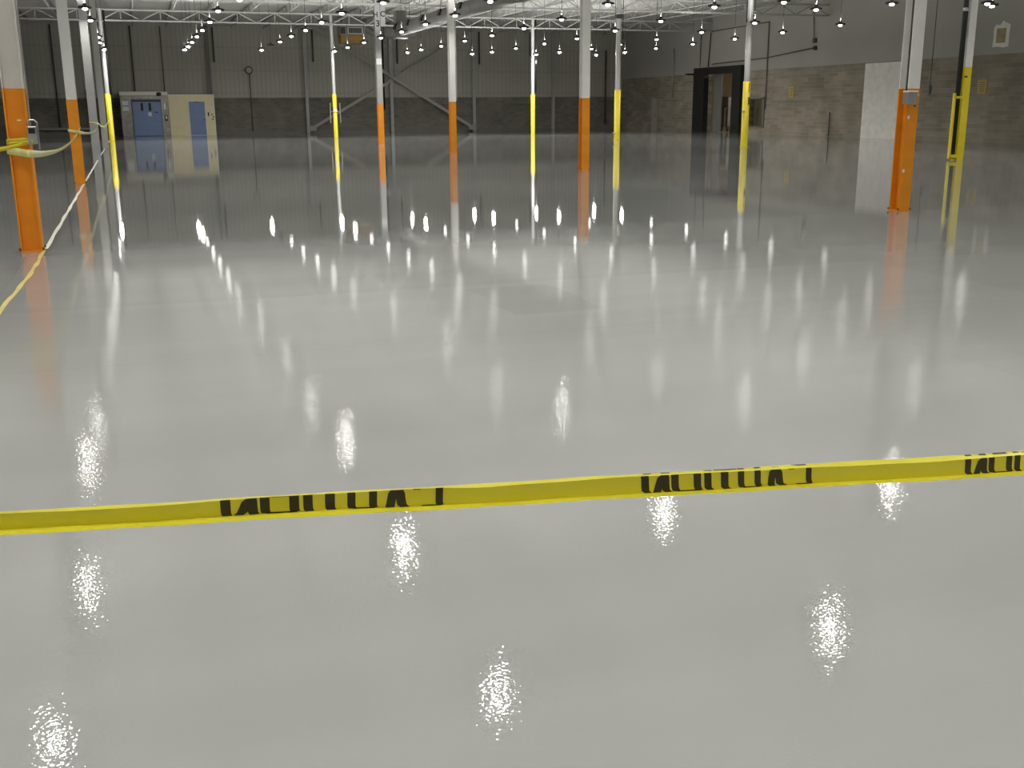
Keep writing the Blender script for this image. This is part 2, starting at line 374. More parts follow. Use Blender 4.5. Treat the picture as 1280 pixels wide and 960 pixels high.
g = MB(); g.tube([(.2,-.05,4.9),(.2,-.05,6.9)], .02, 8); g.build('stub_pipe', M_black, cK)
g = MB(); g.tube([(-.2,-.1,4.9),(-.2,-.1,6.9)], .025, 8); g.build('stub_pipe', M_black, cL)
g = MB(); g.box((.01,-.17,1.70),(.06,-.145,2.0)); g.build('dark_bracket', M_dark, cL)
g = MB(); g.box((.02,-.165,2.2),(.05,-.145,2.55)); g.build('red_marking', M_red, cL)
g = MB(); g.lathe([(.001,.03),(.05,.02),(.07,0),(.05,-.02),(.001,-.03)], (-.16,-.1,1.45), 10); g.build('knob', M_steel, cL, True)
g = MB(); g.lathe([(.001,.03),(.06,.02),(.08,0),(.06,-.02),(.001,-.03)], (-.2,-.05,.35), 10); g.build('valve', M_steel, cM, True)
g = MB(); g.box((-.16,-.15,6.0),(.16,.14,6.2)); g.build('dark_bracket', M_dark, cM)
g = MB(); g.tube([(.19,-.1,5.0),(.19,-.1,6.9)], .02, 8); g.build('stub_pipe', M_black, cM)
for s_ in (-1, 1):
    g = MB(); g.bar((s_*.30,-.1,.85),(s_*.28,-.1,2.0),.05,.05); g.bar((s_*.30,-.1,1.5),(s_*.05,-.1,1.5),.04,.04); g.build('bracket', M_steel, cJ)
g = MB(); g.box((-.08,-.16,1.50),(.10,-.13,1.66)); g.build('white_label', M_paper, cJ)
RX_ = Matrix.Rotation(math.radians(90), 4, 'X')
text('letter', 'G', .42, M_mark, cC, Matrix.Translation((0.03,-.135,6.02)) @ RX_)
text('letter', 'H', .34, M_mark, cI, Matrix.Translation((-.10,-.14,5.92)) @ RX_)
g = MB(); g.box((.13,-.15,5.4),(.36,-.13,6.35)); pl = g.build('sign_plate', M_grey, cI)
text('letter', 'C', .34, M_mark, cI, Matrix.Translation((.24,-.153,5.95)) @ RX_)
text('number', '3', .40, M_mark, cI, Matrix.Translation((.0,-.14,5.52)) @ RX_)
g = MB(); g.box((-.14,-.16,3.68),(.12,-.135,3.95)); g.build('white_placard', M_paper, cI)
g = MB(); g.tube([(.28,-.1,4.6),(.28,-.1,6.4)], .018, 8); g.build('stub_pipe', M_black, cI)

# ------------------------------------------------------------------ pendant lamps
ZL = 4.83
def lamp(lit=True, DOWN=DOWN, UP=UP, SPREAD=SPREAD, glow=None):
    t = thing('pendant_lamp', 'round black pendant lamp', 'lamp')
    g = MB(); g.lathe([(.001,.13),(.05,.12),(.06,.06),(.2,.02),(.21,-.02),(.195,-.032),(.11,-.014),(.001,-.014)], n=20); g.build('shade', M_shade, t, True)
    g = MB(); g.lathe([(.06,-.02),(.078,-.035),(.082,-.055),(.07,-.08),(.04,-.092),(.001,-.096)], n=16); df = g.build('diffuser', glow or (M_lamp if lit else M_unlit), t, True)
    if lit:
        for nm, pw, z, sp, rx in (('down_beam', DOWN, -.10, SPREAD, 0), ('up_fill', UP, .135, 180, math.pi)):  # the upward one is a fill added over the opaque shade to brighten ceiling and walls
            ld = bpy.data.lights.new(nm, 'AREA'); ld.shape = 'DISK'; ld.size = .15; ld.energy = pw; ld.spread = math.radians(sp); ld.color = (1,.985,.945)
            lo = bpy.data.objects.new(nm, ld); C.objects.link(lo); lo.location = (0,0,z); lo.rotation_euler = (rx,0,0); lo.parent = t
    g = MB(); g.tube([(0,0,.12),(0,0,ZC-ZL-.01)], .009, 6); g.build('cord', M_lampcord, t)
    return t
p_lit = lamp(); p_off = lamp(False); p_far = lamp(True, 52, 42, 159, M_lampmid); p_end = lamp(True, 80, 42, 178, M_lampend)
rows = [[(-1.14,38.36),(-1.14,43.2),(-1.14,52.56),(-1.18,56.69),(-1.11,62.9)],
 [(2.97,38.16),(3.01,42.88),(3.0,47.28),(3.0,51.3),(3.0,55.41),(2.99,59.14),(2.95,62.19)],
 [(7.04,38.0),(7.02,42.04),(7.05,46.28),(6.98,50.07),(7.0,54.17),(6.95,57.54),(6.95,61.72)],
 [(10.66,32.74),(11.04,37.92),(11.03,42.01),(11.09,46.24),(11.06,50.21),(11.02,53.88),(11.0,58.09),(11.0,62.09)],
 [(14.59,32.73),(15.33,38.57),(15.45,43.04),(15.52,47.47),(15.47,51.56),(15.51,55.97),(15.34,59.49),(15.3,62.54)],
 [(18.32,32.56),(19.28,38.31),(19.69,43.39),(20.11,48.64),(20.06,52.81),(20.08,57.24),(19.95,61.06),(19.5,63.49)],
 [(19.65,30.55),(23.3,38.2),(23.81,43.36),(24.1,48.28),(24.15,52.57),(24.3,56.65),(23.99,60.65),(23.55,63.4)],
 [(22.21,32.55),(27.31,38.29),(27.49,42.71),(27.7,47.15),(27.74,51.4),(27.71,55.56),(27.81,59.84),(27.34,63.01)],
 [(23.44,30.19),(27.18,29.88)]]
ordn = ['nearest','second','third','fourth','fifth','sixth','seventh','eighth']
rown = ['leftmost row over the taped columns','second row from the left','third row from the left','fourth row from the left','fifth row from the left','sixth row from the left','seventh row from the left','eighth row from the left','sparse row nearest the right wall']
used = {True: False, False: False, 'far': False, 'end': False}
def put(x, y, label, group, lit=True):
    key = 'end' if lit and y > 58 else 'far' if lit and y > 41 else lit
    base = p_end if key == 'end' else p_far if key == 'far' else p_lit if lit else p_off
    if not used[key]: used[key] = True; o = base; o.location = (x,y,ZL)
    else: o = copy_tree(base, (x,y,ZL))
    tag(o, label, 'lamp', group)
for ri, r in enumerate(rows):
    for i, (x, y) in enumerate(r):
        lit = not (ri == 2 and i == 5)
        put(x, y, f"{'lit' if lit else 'unlit'} round pendant lamp, {ordn[i]} in the {rown[ri]}", 'pendant lamps in view', lit)
near = [(3.29,10.09),(-1.34,10.77),(7.71,10.17),(3.24,14.39),(-1.17,14.57),(7.6,14.5),(11.88,14.32),(-1.34,20.29),(3.43,20.07),(3.17,22.79),(8.23,20.58),(12.26,19.76),(16.77,19.69),
 (16.08,23.16),(-1.24,22.77),(7.44,22.63),(3.27,27.79),(3.3,34.18),(7.95,28.65),(11.73,27.22),(11.67,22.82),(16.16,27.71),(20.52,27.66),(26.41,29.25),(7.6,34.0),(-1.2,28.5),(-1.2,33.6)]
for x, y in near: put(x, y, 'lit pendant lamp above the frame, seen as a white glare spot on the near floor', 'pendant lamps seen only by their glare on the floor')
for x in (-9.8,-5.5,-1.25,3.1,7.4,11.7,16,20.5,25,29.5):
    for y in (5.6,1.2,-3.2,-7.8):
        put(x, y, 'lit pendant lamp added out of view to the right', 'pendant lamps outside the photo')
for x in (-9.8,-5.5):
    for y in (10,14.4,20.2,25,31,37): put(x, y, 'lit pendant lamp added out of view to the right', 'pendant lamps outside the photo')
for x in (20.8,25,29.4):  # unseen rows on the right, the farther ones added to brighten the guarded yellow column
    for y in (10,14.4,20.2) if x < 24 else (10,14.4,20.2,24.5): put(x+.6, y, 'lit pendant lamp added out of view to the right', 'pendant lamps outside the photo')

# ------------------------------------------------------------------ far wall: posts, bracing, conduits
def hpost(x, label, w=.2, m_=M_grey):
    t = thing('wall_post', label, 'post', (x,YF-.22,0))
    g = MB(); hsec(g, w, .2, .02, 7.2); g.build('shaft', m_, t)
    g = MB(); g.box((-.2,-.12,0),(.2,.12,.02)); g.build('base_plate', M_darkgrey, t)
    g = MB(); g.box((-.45,-.06,2.32),(.45,.1,2.36)); g.build('shelf_angle', M_darkgrey, t)
hpost(5.2, 'grey steel wall post right above the right end of the cream office', m_=M_darkgrey)
hpost(11.75, 'grey steel wall post at the left end of the crossed braces')
hpost(17.85, 'grey steel wall post behind the middle of the crossed braces', .22)
hpost(24.1, 'grey steel wall post at the right end of the crossed braces')
hpost(30.42, 'grey steel wall post on the far wall between two yellow columns')
hpost(-1.4, 'grey steel wall post just left of the blue door office', m_=M_darkgrey)
M_brace = mat('brace_grey', (.40,.39,.36), .5)
for a, b, yy, lab in (((12.0,.35),(24.3,7.25),YF-.42,'long grey steel brace rising from lower left to upper right on the far wall'), ((23.85,.3),(12.3,7.2),YF-.56,'long grey steel brace falling from upper left to lower right on the far wall')):
    g = MB(); t = thing('wall_brace', lab, 'brace', (a[0],yy,a[1]))
    dx, dz = b[0]-a[0], b[1]-a[1]
    g.bar((0,0,0),(dx,0,dz),.2,.06,(0,1,0)); g.build('bar', M_brace, t)
    for q in ((0,0),(dx,dz)):
        g = MB(); g.box((q[0]-.28,.03,q[1]-.18),(q[0]+.28,.06,q[1]+.18)); g.build('gusset_plate', M_brace, t)
M_cond = mat('dull_conduit', (.085,.082,.072), .6)
def conduit(pts, r, label, m_=M_cond, name='conduit'):
    g = MB(); g.tube(pts, r, 8); return tag(g.build(name, m_, None, True), label, 'pipe')
conduit([(-4.6,YF-.07,.5),(-4.6,YF-.07,7.1)], .05, 'thin dark conduit on the far wall left of the white column')
conduit([(.3,YF-.07,2.9),(.3,YF-.07,7.1)], .05, 'thin dark conduit rising above the flat roof of the blue door office')
conduit([(2.2,YF-.07,2.8),(2.2,YF-.07,7.1)], .03, 'thin dark conduit above the middle of the office')
conduit([(5.6,YF-.09,4.8),(5.6,YF-.09,7.1)], .06, 'short dark pipe hanging by the wall post right of the office')
conduit([(12.35,YF-.09,4.9),(12.35,YF-.09,7.1)], .06, 'short dark pipe beside the wall post at the left end of the braces')
conduit([(18.4,YF-.09,4.8),(18.4,YF-.09,7.1)], .06, 'short dark pipe beside the wall post at the middle of the braces')
conduit([(17.3,YF-.11,1.6),(17.3,YF-.11,7.1)], .09, 'long black pipe left of the wall post behind the middle of the braces', M_black)
conduit([(24.6,YF-.09,4.8),(24.6,YF-.09,7.1)], .06, 'short dark pipe beside the wall post at the right end of the braces')
conduit([(34.8,YF-.09,.4),(34.8,YF-.09,5.9)], .07, 'dark pipe on the far wall close to the right hand corner')
conduit([(28.6,YF-.09,5.4),(28.6,YF-.09,7.1)], .05, 'short dark pipe left of the black drain pipe on the far wall')
conduit([(-7.5,YF-.4,.48),(-2.62,YF-.4,.48),(-2.56,YF-.4,.54),(-2.75,YF-.4,3.0)], .08, 'low grey pipe rail along the far wall behind the taped columns', M_pipe, 'pipe_rail')
conduit([(7.9,YF-.07,.2),(7.9,YF-.07,4.05)], .03, 'thin dark cable running down the far wall below the round clock')
t = thing('wall_clock', 'small round grey clock on the far wall right of the office', 'clock', (7.87,YF-.03,4.3))
g = MB(); g.lathe([(.001,0),(.24,0),(.26,.04),(.24,.08),(.2,.08)], n=24); o = g.build('rim', M_dark, t, True); o.rotation_euler = (math.pi/2,0,0)
g = MB(); g.lathe([(.001,.075),(.205,.075)], n=24); o = g.build('face', mat('clock_face', (.45,.45,.42), .6), t); o.rotation_euler = (math.pi/2,0,0)

# ------------------------------------------------------------------ office with blue doors
YO = 76.4
t = thing('insulated_room', 'boxy grey fronted cold room with a wide blue sliding door and cream top', 'cold room', (0,YO,0))
g = MB(); g.box((-.7,0,0),(2.3,1.9,2.6)); g.build('body', M_stain, t, bevel=.01)
g = MB(); g.box((-.72,-.12,2.6),(2.3,1.9,2.84)); g.build('roof_panel', M_creamlight, t, bevel=.02)
g = MB(); g.box((-.02,-.06,.0),(1.86,-.001,2.38)); fr = g.build('door_frame', mat('blue_frame', (.12,.17,.30), .4), t)
g = MB(); g.box((.04,-.12,.03),(1.8,-.06,2.2)); dr = g.build('door', M_blue, t, bevel=.01)
g = MB(); g.box((.0,-.14,2.2),(1.84,-.06,2.3)); g.build('door_track', M_dark, t)
for dx in (.55, 1.05):
    g = MB(); g.box((dx,-.135,1.62),(dx+.15,-.12,2.12)); g.build('window', M_black, dr)
g = MB(); g.box((.98,-.135,1.28),(1.2,-.12,1.52)); g.build('notice', M_paper, dr)
g = MB(); g.box((1.42,-.135,1.5),(1.6,-.12,1.56)); g.build('handle', M_black, dr)
for z in (1.98, 1.62):
    g = MB(); g.box((-.58,-.02,z),(-.2,-.001,z+.28)); g.build('notice', M_paper, t)
g = MB(); g.box((2.02,-.02,1.7),(2.12,-.001,2.1)); g.build('notice', M_paper, t)
g = MB(); g.box((2.0,-.08,.95),(2.2,-.001,1.35)); g.build('switch_box', M_dark, t); 
g = MB(); g.box((2.07,-.09,1.1),(2.15,-.08,1.28)); g.build('lever', M_paper, t)
g = MB(); g.lathe([(.001,-.13),(.12,-.11),(.16,0),(.12,.11),(.001,.13)], (1.75,-.2,2.68), 14); g.build('fan_housing', M_dark, t, True)
t = thing('site_office', 'pale cream cabin with a single blue door against the far wall', 'cabin', (2.3,YO+.05,0))
g = MB(); g.box((.02,0,0),(2.95,1.85,2.6)); g.build('body', M_cream, t, bevel=.01)
g = MB(); g.box((.02,-.03,2.6),(2.98,1.85,2.66)); g.build('roof_edge', M_creamlight, t)
g = MB(); g.box((1.27,-.02,0),(2.38,-.001,2.24)); g.build('door_frame', M_creamlight, t)
g = MB(); g.box((1.32,-.05,.02),(2.33,-.02,2.2)); dr = g.build('door', M_blue, t, bevel=.006)
g = MB(); g.box((2.18,-.1,.98),(2.28,-.05,1.05)); g.build('handle', M_dark, dr)
g = MB(); g.box((1.65,-.1,2.15),(1.95,-.05,2.2)); g.build('door_closer', M_dark, dr)
g = MB(); g.box((2.5,-.03,1.25),(2.58,-.001,1.5)); g.build('switch', M_black, t)
for dx, z in ((2.72,1.32),(2.8,1.15),(2.75,1.0)):
    g = MB(); g.box((dx,-.03,z),(dx+.09,-.001,z+.08)); g.build('small_sign', M_dark, t)
g = MB(); g.box((2.9,-.03,0),(2.97,-.001,2.6)); g.build('corner_trim', M_creamlight, t)

# ------------------------------------------------------------------ heater and ducts
t = thing('unit_heater', 'suspended heater with a yellow orange lower casing and dark louvre under the roof', 'heater', (12.75,66,5.42))
g = MB(); g.box((-.72,-.45,0),(.72,.45,.52)); g.build('lower_casing', M_heater, t, bevel=.02)
g = MB(); g.box((-.42,-.47,-.01),(-.28,-.44,.53)); g.build('corner_strap', M_duct, t)
g = MB(); g.box((-.76,-.5,.5),(.76,.5,.98)); g.build('upper_casing', M_duct, t, bevel=.02)
g = MB(); g.box((-.3,-.53,.54),(.58,-.5,.9)); lv = g.build('louvre_frame', M_steel, t)
g = MB(); g.box((-.26,-.545,.57),(.54,-.53,.87)); g.build('louvre_back', M_black, lv)
for i in range(9):
    g = MB(); g.box((-.22+i*.09,-.555,.58),(-.2+i*.09,-.545,.86)); g.build('slat', M_darkgrey, lv)
g = MB(); g.box((-.74,-.51,.54),(-.45,-.5,.9)); g.build('side_louvre', M_black, t)
for i in range(18):
    a, b = i % 9, i // 9
    g = MB(); g.box((-.18+a*.09,-.457,.25+b*.1-(a%2)*.04),(-.15+a*.09,-.45,.28+b*.1-(a%2)*.04)); g.build('amber_dot', M_amber, t)
g = MB(); v = [(-.7,-.45,.98),(.7,-.45,.98),(.7,.45,.98),(-.7,.45,.98),(-.45,-.3,1.5),(.55,-.3,1.5),(.55,.3,1.5),(-.45,.3,1.5)]
g._add(v, [(0,3,2,1),(4,5,6,7),(0,1,5,4),(1,2,6,5),(2,3,7,6),(3,0,4,7)]); g.build('hood', M_duct, t, bevel=.02)
for dx in (-.6,.6):
    g = MB(); g.tube([(dx,0,.9),(dx,0,1.98)], .02, 6); g.build('hanger_rod', M_dark, t)
t = thing('supply_duct', 'short grey round duct with an elbow beside the heater', 'duct', (14.6,67,6.15))
g = MB(); g.tube([(-.95,0,.75),(-.9,0,.45),(-.7,0,.15),(-.35,0,0),(0,0,0)], .22, 18); g.build('elbow', M_duct, t, True)
g = MB(); g.tube([(0,0,.1),(2.3,0,.1)], .42, 24); g.build('barrel', M_duct, t, True)
for dx in (.3,2.0):
    g = MB(); g.tube([(dx,0,.4),(dx,0,1.29)], .02, 6); g.build('hanger_rod', M_dark, t)
g = MB(); g.box((1.25,-.44,.05),(1.8,-.40,.3)); g.build('rating_plate', M_darkgrey, t)
t = thing('round_duct', 'long grey round ventilation duct hanging under the roof near the middle columns', 'duct', (14.85,34,6.02))
g = MB(); g.tube([(0,0,0),(0,28.4,0)], .36, 28); g.build('barrel', M_duct, t, True)
y = 1.5
while y < 28:
    g = MB(); g.tube([(0,y,0),(0,y+.05,0)], .372, 28); g.build('seam_band', M_duct, t, True); y += 3
for y in (3,7,11,15,18.5,22,25,28):
    g = MB(); g.bar((-.32,y,.12),(-.41,y,.15),.42,.3,(0,0,1)); g.build('register', M_black, t)
for y in (2,10,18,26):
    g = MB(); g.tube([(0,y,.3),(0,y,1.42)], .012, 6); g.build('hanger_rod', M_dark, t)
g = MB(); g.box((-.3,27.9,-.45),(.3,28.5,1.0)); dd = g.build('end_drop', M_duct, t, bevel=.02)
g = MB(); g.box((-.34,27.86,-.5),(.34,28.54,-.45)); g.build('flange', M_steel, dd)

# ------------------------------------------------------------------ right wall: doorway, window, panel, signs, conduits
X = XR
g = MB(); g.box((X-.35,64.9,0),(X+.02,66.35,4.15)); g.box((X-.35,60.3,0),(X+.02,61.3,4.15)); g.box((X-.35,61.3,3.72),(X+.02,64.9,4.15))
fr = g.build('door_1', M_black); struct(fr)
t = thing('dock_door', 'half open grey sliding door leaf inside the black framed doorway', 'door', (X+.42,63.85,0))
g = MB(); g.box((-.05,0,.02),(.05,1.0,3.7)); g.build('leaf', M_darkgrey, t, bevel=.01)
g = MB(); g.box((-.12,.04,1.2),(-.05,.12,1.45)); g.build('handle', M_steel, t)
g = MB(); g.box((X-.06,57.95,.38),(X+.04,59.7,.47)); g.box((X-.06,57.95,2.09),(X+.04,59.7,2.2)); g.box((X-.06,57.9,.38),(X+.04,58.06,2.2)); g.box((X-.06,59.59,.38),(X+.04,59.72,2.2))
wf = g.build('window_1', M_darkgrey); struct(wf)
g = MB(); g.box((X+.10,58.05,.46),(X+.11,59.6,2.1)); g.build('pane', M_glass, wf)
g = MB(); g.box((X-.03,45.2,0),(X+.005,48.45,3.76)); tag(g.build('wall_panel', M_patch), 'plain pale grey full height panel on the right block wall', 'panel')
g = MB(); g.box((X-.04,72.3,0),(X-.001,73.2,2.3)); st = g.build('door_2', mat('dull_door', (.36,.34,.29), .6)); struct(st)
g = MB(); g.box((X-.07,72.4,1.0),(X-.04,72.48,1.06)); g.build('handle', M_dark, st)
def sign(y0, y1, z0, z1, label):
    t = thing('wall_sign', label, 'sign', (X-.02,(y0+y1)/2,z0)); hw = abs(y1-y0)/2; hh = z1-z0
    g = MB(); g.box((-.015,-hw,0),(.019,hw,hh)); g.build('board', M_sign, t)
    for i in range(5): g = MB(); g.box((-.018,-hw*.6,hh*(.15+.16*i)),(-.0155,hw*.6,hh*(.2+.16*i))); g.build('printed_line', M_signdk, t)
sign(54.85,55.35,2.13,2.75,'faded yellow sign on the block wall right of the small window')
sign(39.7,40.25,2.13,2.74,'faded yellow sign on the block wall right of the guarded yellow column')
t = thing('wall_patch', 'rough edged whitish patch with tan centre high on the right wall', 'patch', (X-.02,39.15,4.1))
g = MB(); random.seed(7)
ring = [(-.48,0),(-.2,-.03),(.2,.02),(.46,0),(.44,.4),(.47,.8),(.35,.95),(.1,.92),(-.05,1.1),(-.18,1.02),(-.3,.98),(-.5,.9),(-.46,.5)]
n = len(ring); g._add([(-.008,a,b) for a,b in ring]+[(0,a,b) for a,b in ring], [tuple(range(n)), tuple(range(2*n-1,n-1,-1))]+[(i,i+n,(i+1)%n+n,(i+1)%n) for i in range(n)])
g.build('plaster', M_patch, t)
g = MB(); g.box((-.016,-.27,.17),(-.009,.27,.78)); g.build('bare_centre', M_tan, t)
def wp(pts): return [(X-.08,a,b) for a,b in pts]
conduit(wp([(64.9,4.2),(64.7,6.4),(57.75,6.5),(57.75,1.5)]), .035, 'thin dark conduit looping from the black door frame over and down the right wall')
conduit([(X-.17,a,b) for a,b in ((64.2,4.35),(57.9,4.45),(52.98,4.77))], .028, 'thin dark horizontal conduit above the black framed doorway')
conduit(wp([(66.0,4.2),(66.0,6.9)]), .025, 'thin dark conduit rising from the left corner of the black door frame')
conduit(wp([(53.1,5.2),(53.3,6.9)]), .025, 'thin hanging cable on the right wall left of the pale panel')
g = MB(); g.box((X-.14,52.9,5.05),(X-.02,53.15,5.3)); tag(g.build('junction_box', M_dark), 'small dark box at the end of the hanging cable on the right wall', 'box')
g = MB(); g.box((X-.14,52.85,4.66),(X-.02,53.05,4.88)); tag(g.build('junction_box', M_dark), 'small dark box at the end of the horizontal conduit on the right wall', 'box')
conduit(wp([(69.8,2.3),(69.8,5.6)]), .03, 'thin pale pipe on the right wall left of the black doorway', M_steel)
conduit(wp([(51.2,.02),(51.2,1.3)]), .03, 'short thin rod standing against the right block wall', M_dark, 'rod')
t = thing('hanging_cord', 'dark power cord hanging by the right wall with a plug end', 'cord', (35.6,42.6,0))
g = MB(); g.tube([(0,0,2.55),(0,.0,7.4)], .018, 6); g.build('cord', M_dark, t)
g = MB(); g.lathe([(.001,2.1),(.03,2.12),(.07,2.3),(.09,2.42),(.06,2.56),(.02,2.6)], n=12); g.build('plug', M_darkgrey, t, True)
g = MB(); g.box((X-.06,40.9,2.0),(X-.001,42.2,2.05)); tag(g.build('wall_ledge', M_darkgrey), 'short thin dark ledge on the block wall between the plug and the guarded yellow column', 'ledge')
g = MB(); g.box((X-.8,66.3,3.72),(X-.3,66.7,3.82)); g.box((X-.35,66.3,3.7),(X-.0,66.5,3.84)); tag(g.build('door_bumper', M_black), 'small black arm sticking out left of the black door frame', 'bracket')

# things in the side room
t = thing('storage_cabinet', 'tall grey cabinet standing in the bright side room', 'cabinet', (38.6,65.6,0))
g = MB(); g.box((-.6,-.4,.3),(.6,.4,2.3)); g.build('body', M_darkgrey, t, bevel=.01)
for s_ in (-1,1):
    g = MB(); g.box((s_*.3-.28,-.43,.34),(s_*.3+.28,-.4,2.26)); d_ = g.build('door', M_grey, t)
    g = MB(); g.box((s_*.06-.015,-.46,1.1),(s_*.06+.015,-.43,1.4)); g.build('handle', M_dark, d_)
for a in (-.55,.55):
    for b in (-.35,.35):
        g = MB(); g.box((a-.03,b-.03,0),(a+.03,b+.03,.3)); g.build('leg', M_dark, t)
t = thing('cardboard_box', 'white box on the side room floor seen through the doorway', 'box', (38.2,63.9,0))
g = MB(); g.box((-.5,-.3,0),(.4,.3,.4)); g.build('carton', M_paper, t, bevel=.01)
g = MB(); g.box((-.52,-.32,.36),(.42,.32,.42)); g.build('lid', M_creamlight, t)
t = thing('hand_rail', 'thin steel rail crossing the side room doorway', 'rail', (37.4,62.5,0))
g = MB(); g.bar((0,-2,1.55),(0,2,1.55),.05,.05); g.build('rail', M_steel, t)
for b in (-2,2): g = MB(); g.bar((0,b,0),(0,b,1.55),.05,.05); g.build('post', M_steel, t)
t = thing('added_ceiling_lamp', 'unseen tube lamp added on the side room ceiling to brighten it', 'lamp', (39,62,4.5))  # unseen lamp put in to make the side room bright
g = MB(); g.box((-.1,-1.5,0),(.1,1.5,.1)); g.build('housing', M_paper, t)
g = MB(); g.tube([(0,-1.4,-.04),(0,1.4,-.04)], .04, 10); g.build('tube', M_addedlamp, t)

# ------------------------------------------------------------------ tapes
# near caution tape: a curled ribbon pulled tight across the view
P0 = Vector((.065,1.421,1.070)); P1 = Vector((.701,1.425,1.025)); PD = (P1-P0)
def tape_frame(s):
    p = P0 + PD*s
    vdir = (p - Vector((0,0,1.6))).normalized()
    a = PD.normalized(); vv = Vector((0,.36,.93)); vv = (vv - a*vv.dot(a)).normalized(); ww = a.cross(vv)   # ww towards camera side (-y)
    if ww.y > 0: ww = -ww
    return p, vv, ww
def tprof(s):
    """ribbon section: list of (v,w); bottom lip, middle, top lip"""
    H = .0315 + .0052*s
    if s < 0: H = .0315 + .003*s
    top = .17 + .05*math.sin(s*4.1+.4)
    if -.15 < s < .6: top += (.08-top)*min(1, (s+.15)/.13, (.6-s)/.1)
    bot = .26 if s < .25 else .26 - min(.10, (s-.25)*.25)
    pts = [(-.50,.009),(-.50+bot*.5,.003),(-.50+bot,-.004),(-.50+bot+.10,-.002),(.5-top-.10,.007),(.5-top,.009),(.5-top*.5,.003),(.5,-.004)]
    return [(v*H, w_) for v, w_ in pts]
def tpoint(s, t, off=0):
    """t in 0..7 along the section"""
    p, vv, ww = tape_frame(s); pr = tprof(s); i = min(6, int(t)); f_ = t - i
    v = pr[i][0]*(1-f_) + pr[i+1][0]*f_; w_ = pr[i][1]*(1-f_) + pr[i+1][1]*f_
    return p + vv*v + ww*(w_+off)
t = thing('caution_tape', 'yellow caution tape with black reversed lettering stretched tight across the near view', 'tape', tuple(P0))
t_inv = Matrix.Translation(-P0)
g = MB(); NS = 180; vs = []
for i in range(NS+1):
    s = -1.3 + i*(4.9/NS)
    for j_ in range(8): vs.append(t_inv @ (tpoint(s, j_) + Vector((0,0,.0005*math.sin(s*9)+.0004*math.sin(s*23+j_)))))
g._add(vs, [(i*8+j_, (i+1)*8+j_, (i+1)*8+j_+1, i*8+j_+1) for i in range(NS) for j_ in range(7)])
rb = g.build('ribbon', M_tape, t)
sd = rb.modifiers.new('solid', 'SOLIDIFY'); sd.thickness = .0003
def glyph(g, quads, s0, shear, lo=2.0, hi=5.0, n=6):
    for (b0,b1,t0,t1,g0,g1) in quads:
        vs = []
        for i in range(n+1):
            q = g0 + (g1-g0)*i/n; r_ = i/n
            xa = b0+(t0-b0)*r_; xb = b1+(t1-b1)*r_
            sh = shear*(1-q)**2
            for x in (xa, xb):
                s = s0 + (x+sh)*.4957; vs.append(t_inv @ (tpoint(s, lo+(hi-lo)*q, .0006) + Vector((0,0,.0005*math.sin(s*9)))))
        g._add(vs, [(2*i,2*i+1,2*i+3,2*i+2) for i in range(n)])
# fraction of word width: bottom-left, bottom-right, top-left, top-right, from, to
LET = {'N': [(0,.043,0,.043,0,1),(.045,.09,.112,.155,0,1),(.115,.16,.112,.155,0,1)],
 'O': [(.168,.21,.168,.21,.08,1),(.295,.338,.295,.338,.08,1),(.19,.32,.175,.335,0,.14),(.19,.32,.19,.32,.95,1)],
 'I': [(.356,.398,.356,.398,0,1)],
 'T': [(.453,.497,.453,.497,0,1)],
 'U': [(.553,.59,.553,.59,.08,1),(.652,.689,.652,.689,.08,1),(.575,.668,.555,.688,0,.15)],
 'A': [(.72,.763,.75,.79,0,1),(.79,.835,.765,.81,0,1)],
 'C': [(.965,1,.965,1,.1,1),(.895,.985,.893,.998,0,.13),(.857,.893,.857,.893,.9,1)]}
for word, (s0, shear) in enumerate(((0,0.012),(1,.035),(2,.04))):
    for ch, q in LET.items():
        g = MB(); glyph(g, q, s0, shear, 2.0 if word else 1.8, 5.0); g.build('printed_letter', M_print, t)
    if word:
        for a, b in ((.03,.075),(.13,.18),(.23,.33),(.375,.42),(.43,.565),(.57,.61),(.67,.71),(.78,.83),(.9,.99)):
            g = MB(); glyph(g, [(a,b,a,b,0,1)], s0, 0, 6.35, 7.0, 2); g.build('printed_letter', M_print, t)

def ribbon(pts, wv, m_, name, parent, th=.0008, n=10):
    """flat tape through pts; wv = list of width vectors"""
    P = [Vector(p) for p in pts]; out = []; W = []
    for i in range(len(P)-1):
        for k_ in range(n):
            f_ = k_/n; a = P[max(i-1,0)]; b = P[i]; c = P[i+1]; d = P[min(i+2,len(P)-1)]
            out.append(.5*((2*b)+(c-a)*f_+(2*a-5*b+4*c-d)*f_*f_+(3*b-a-3*c+d)*f_**3)); W.append(Vector(wv[i])*(1-f_)+Vector(wv[i+1])*f_)
    out.append(P[-1]); W.append(Vector(wv[-1]))
    g = MB(); vs = []
    for p, w_ in zip(out, W): vs += [p-w_/2, p+w_/2]
    g._add(vs, [(2*i,2*i+1,2*i+3,2*i+2) for i in range(len(out)-1)])
    o = g.build(name, m_, parent, True); s_ = o.modifiers.new('solid','SOLIDIFY'); s_.thickness = th; s_.offset = 0
    return o
t = thing('barrier_tape', 'yellow barrier tape tied round the left orange columns and sagging between them', 'tape')
Vz = (0,.01,.075)
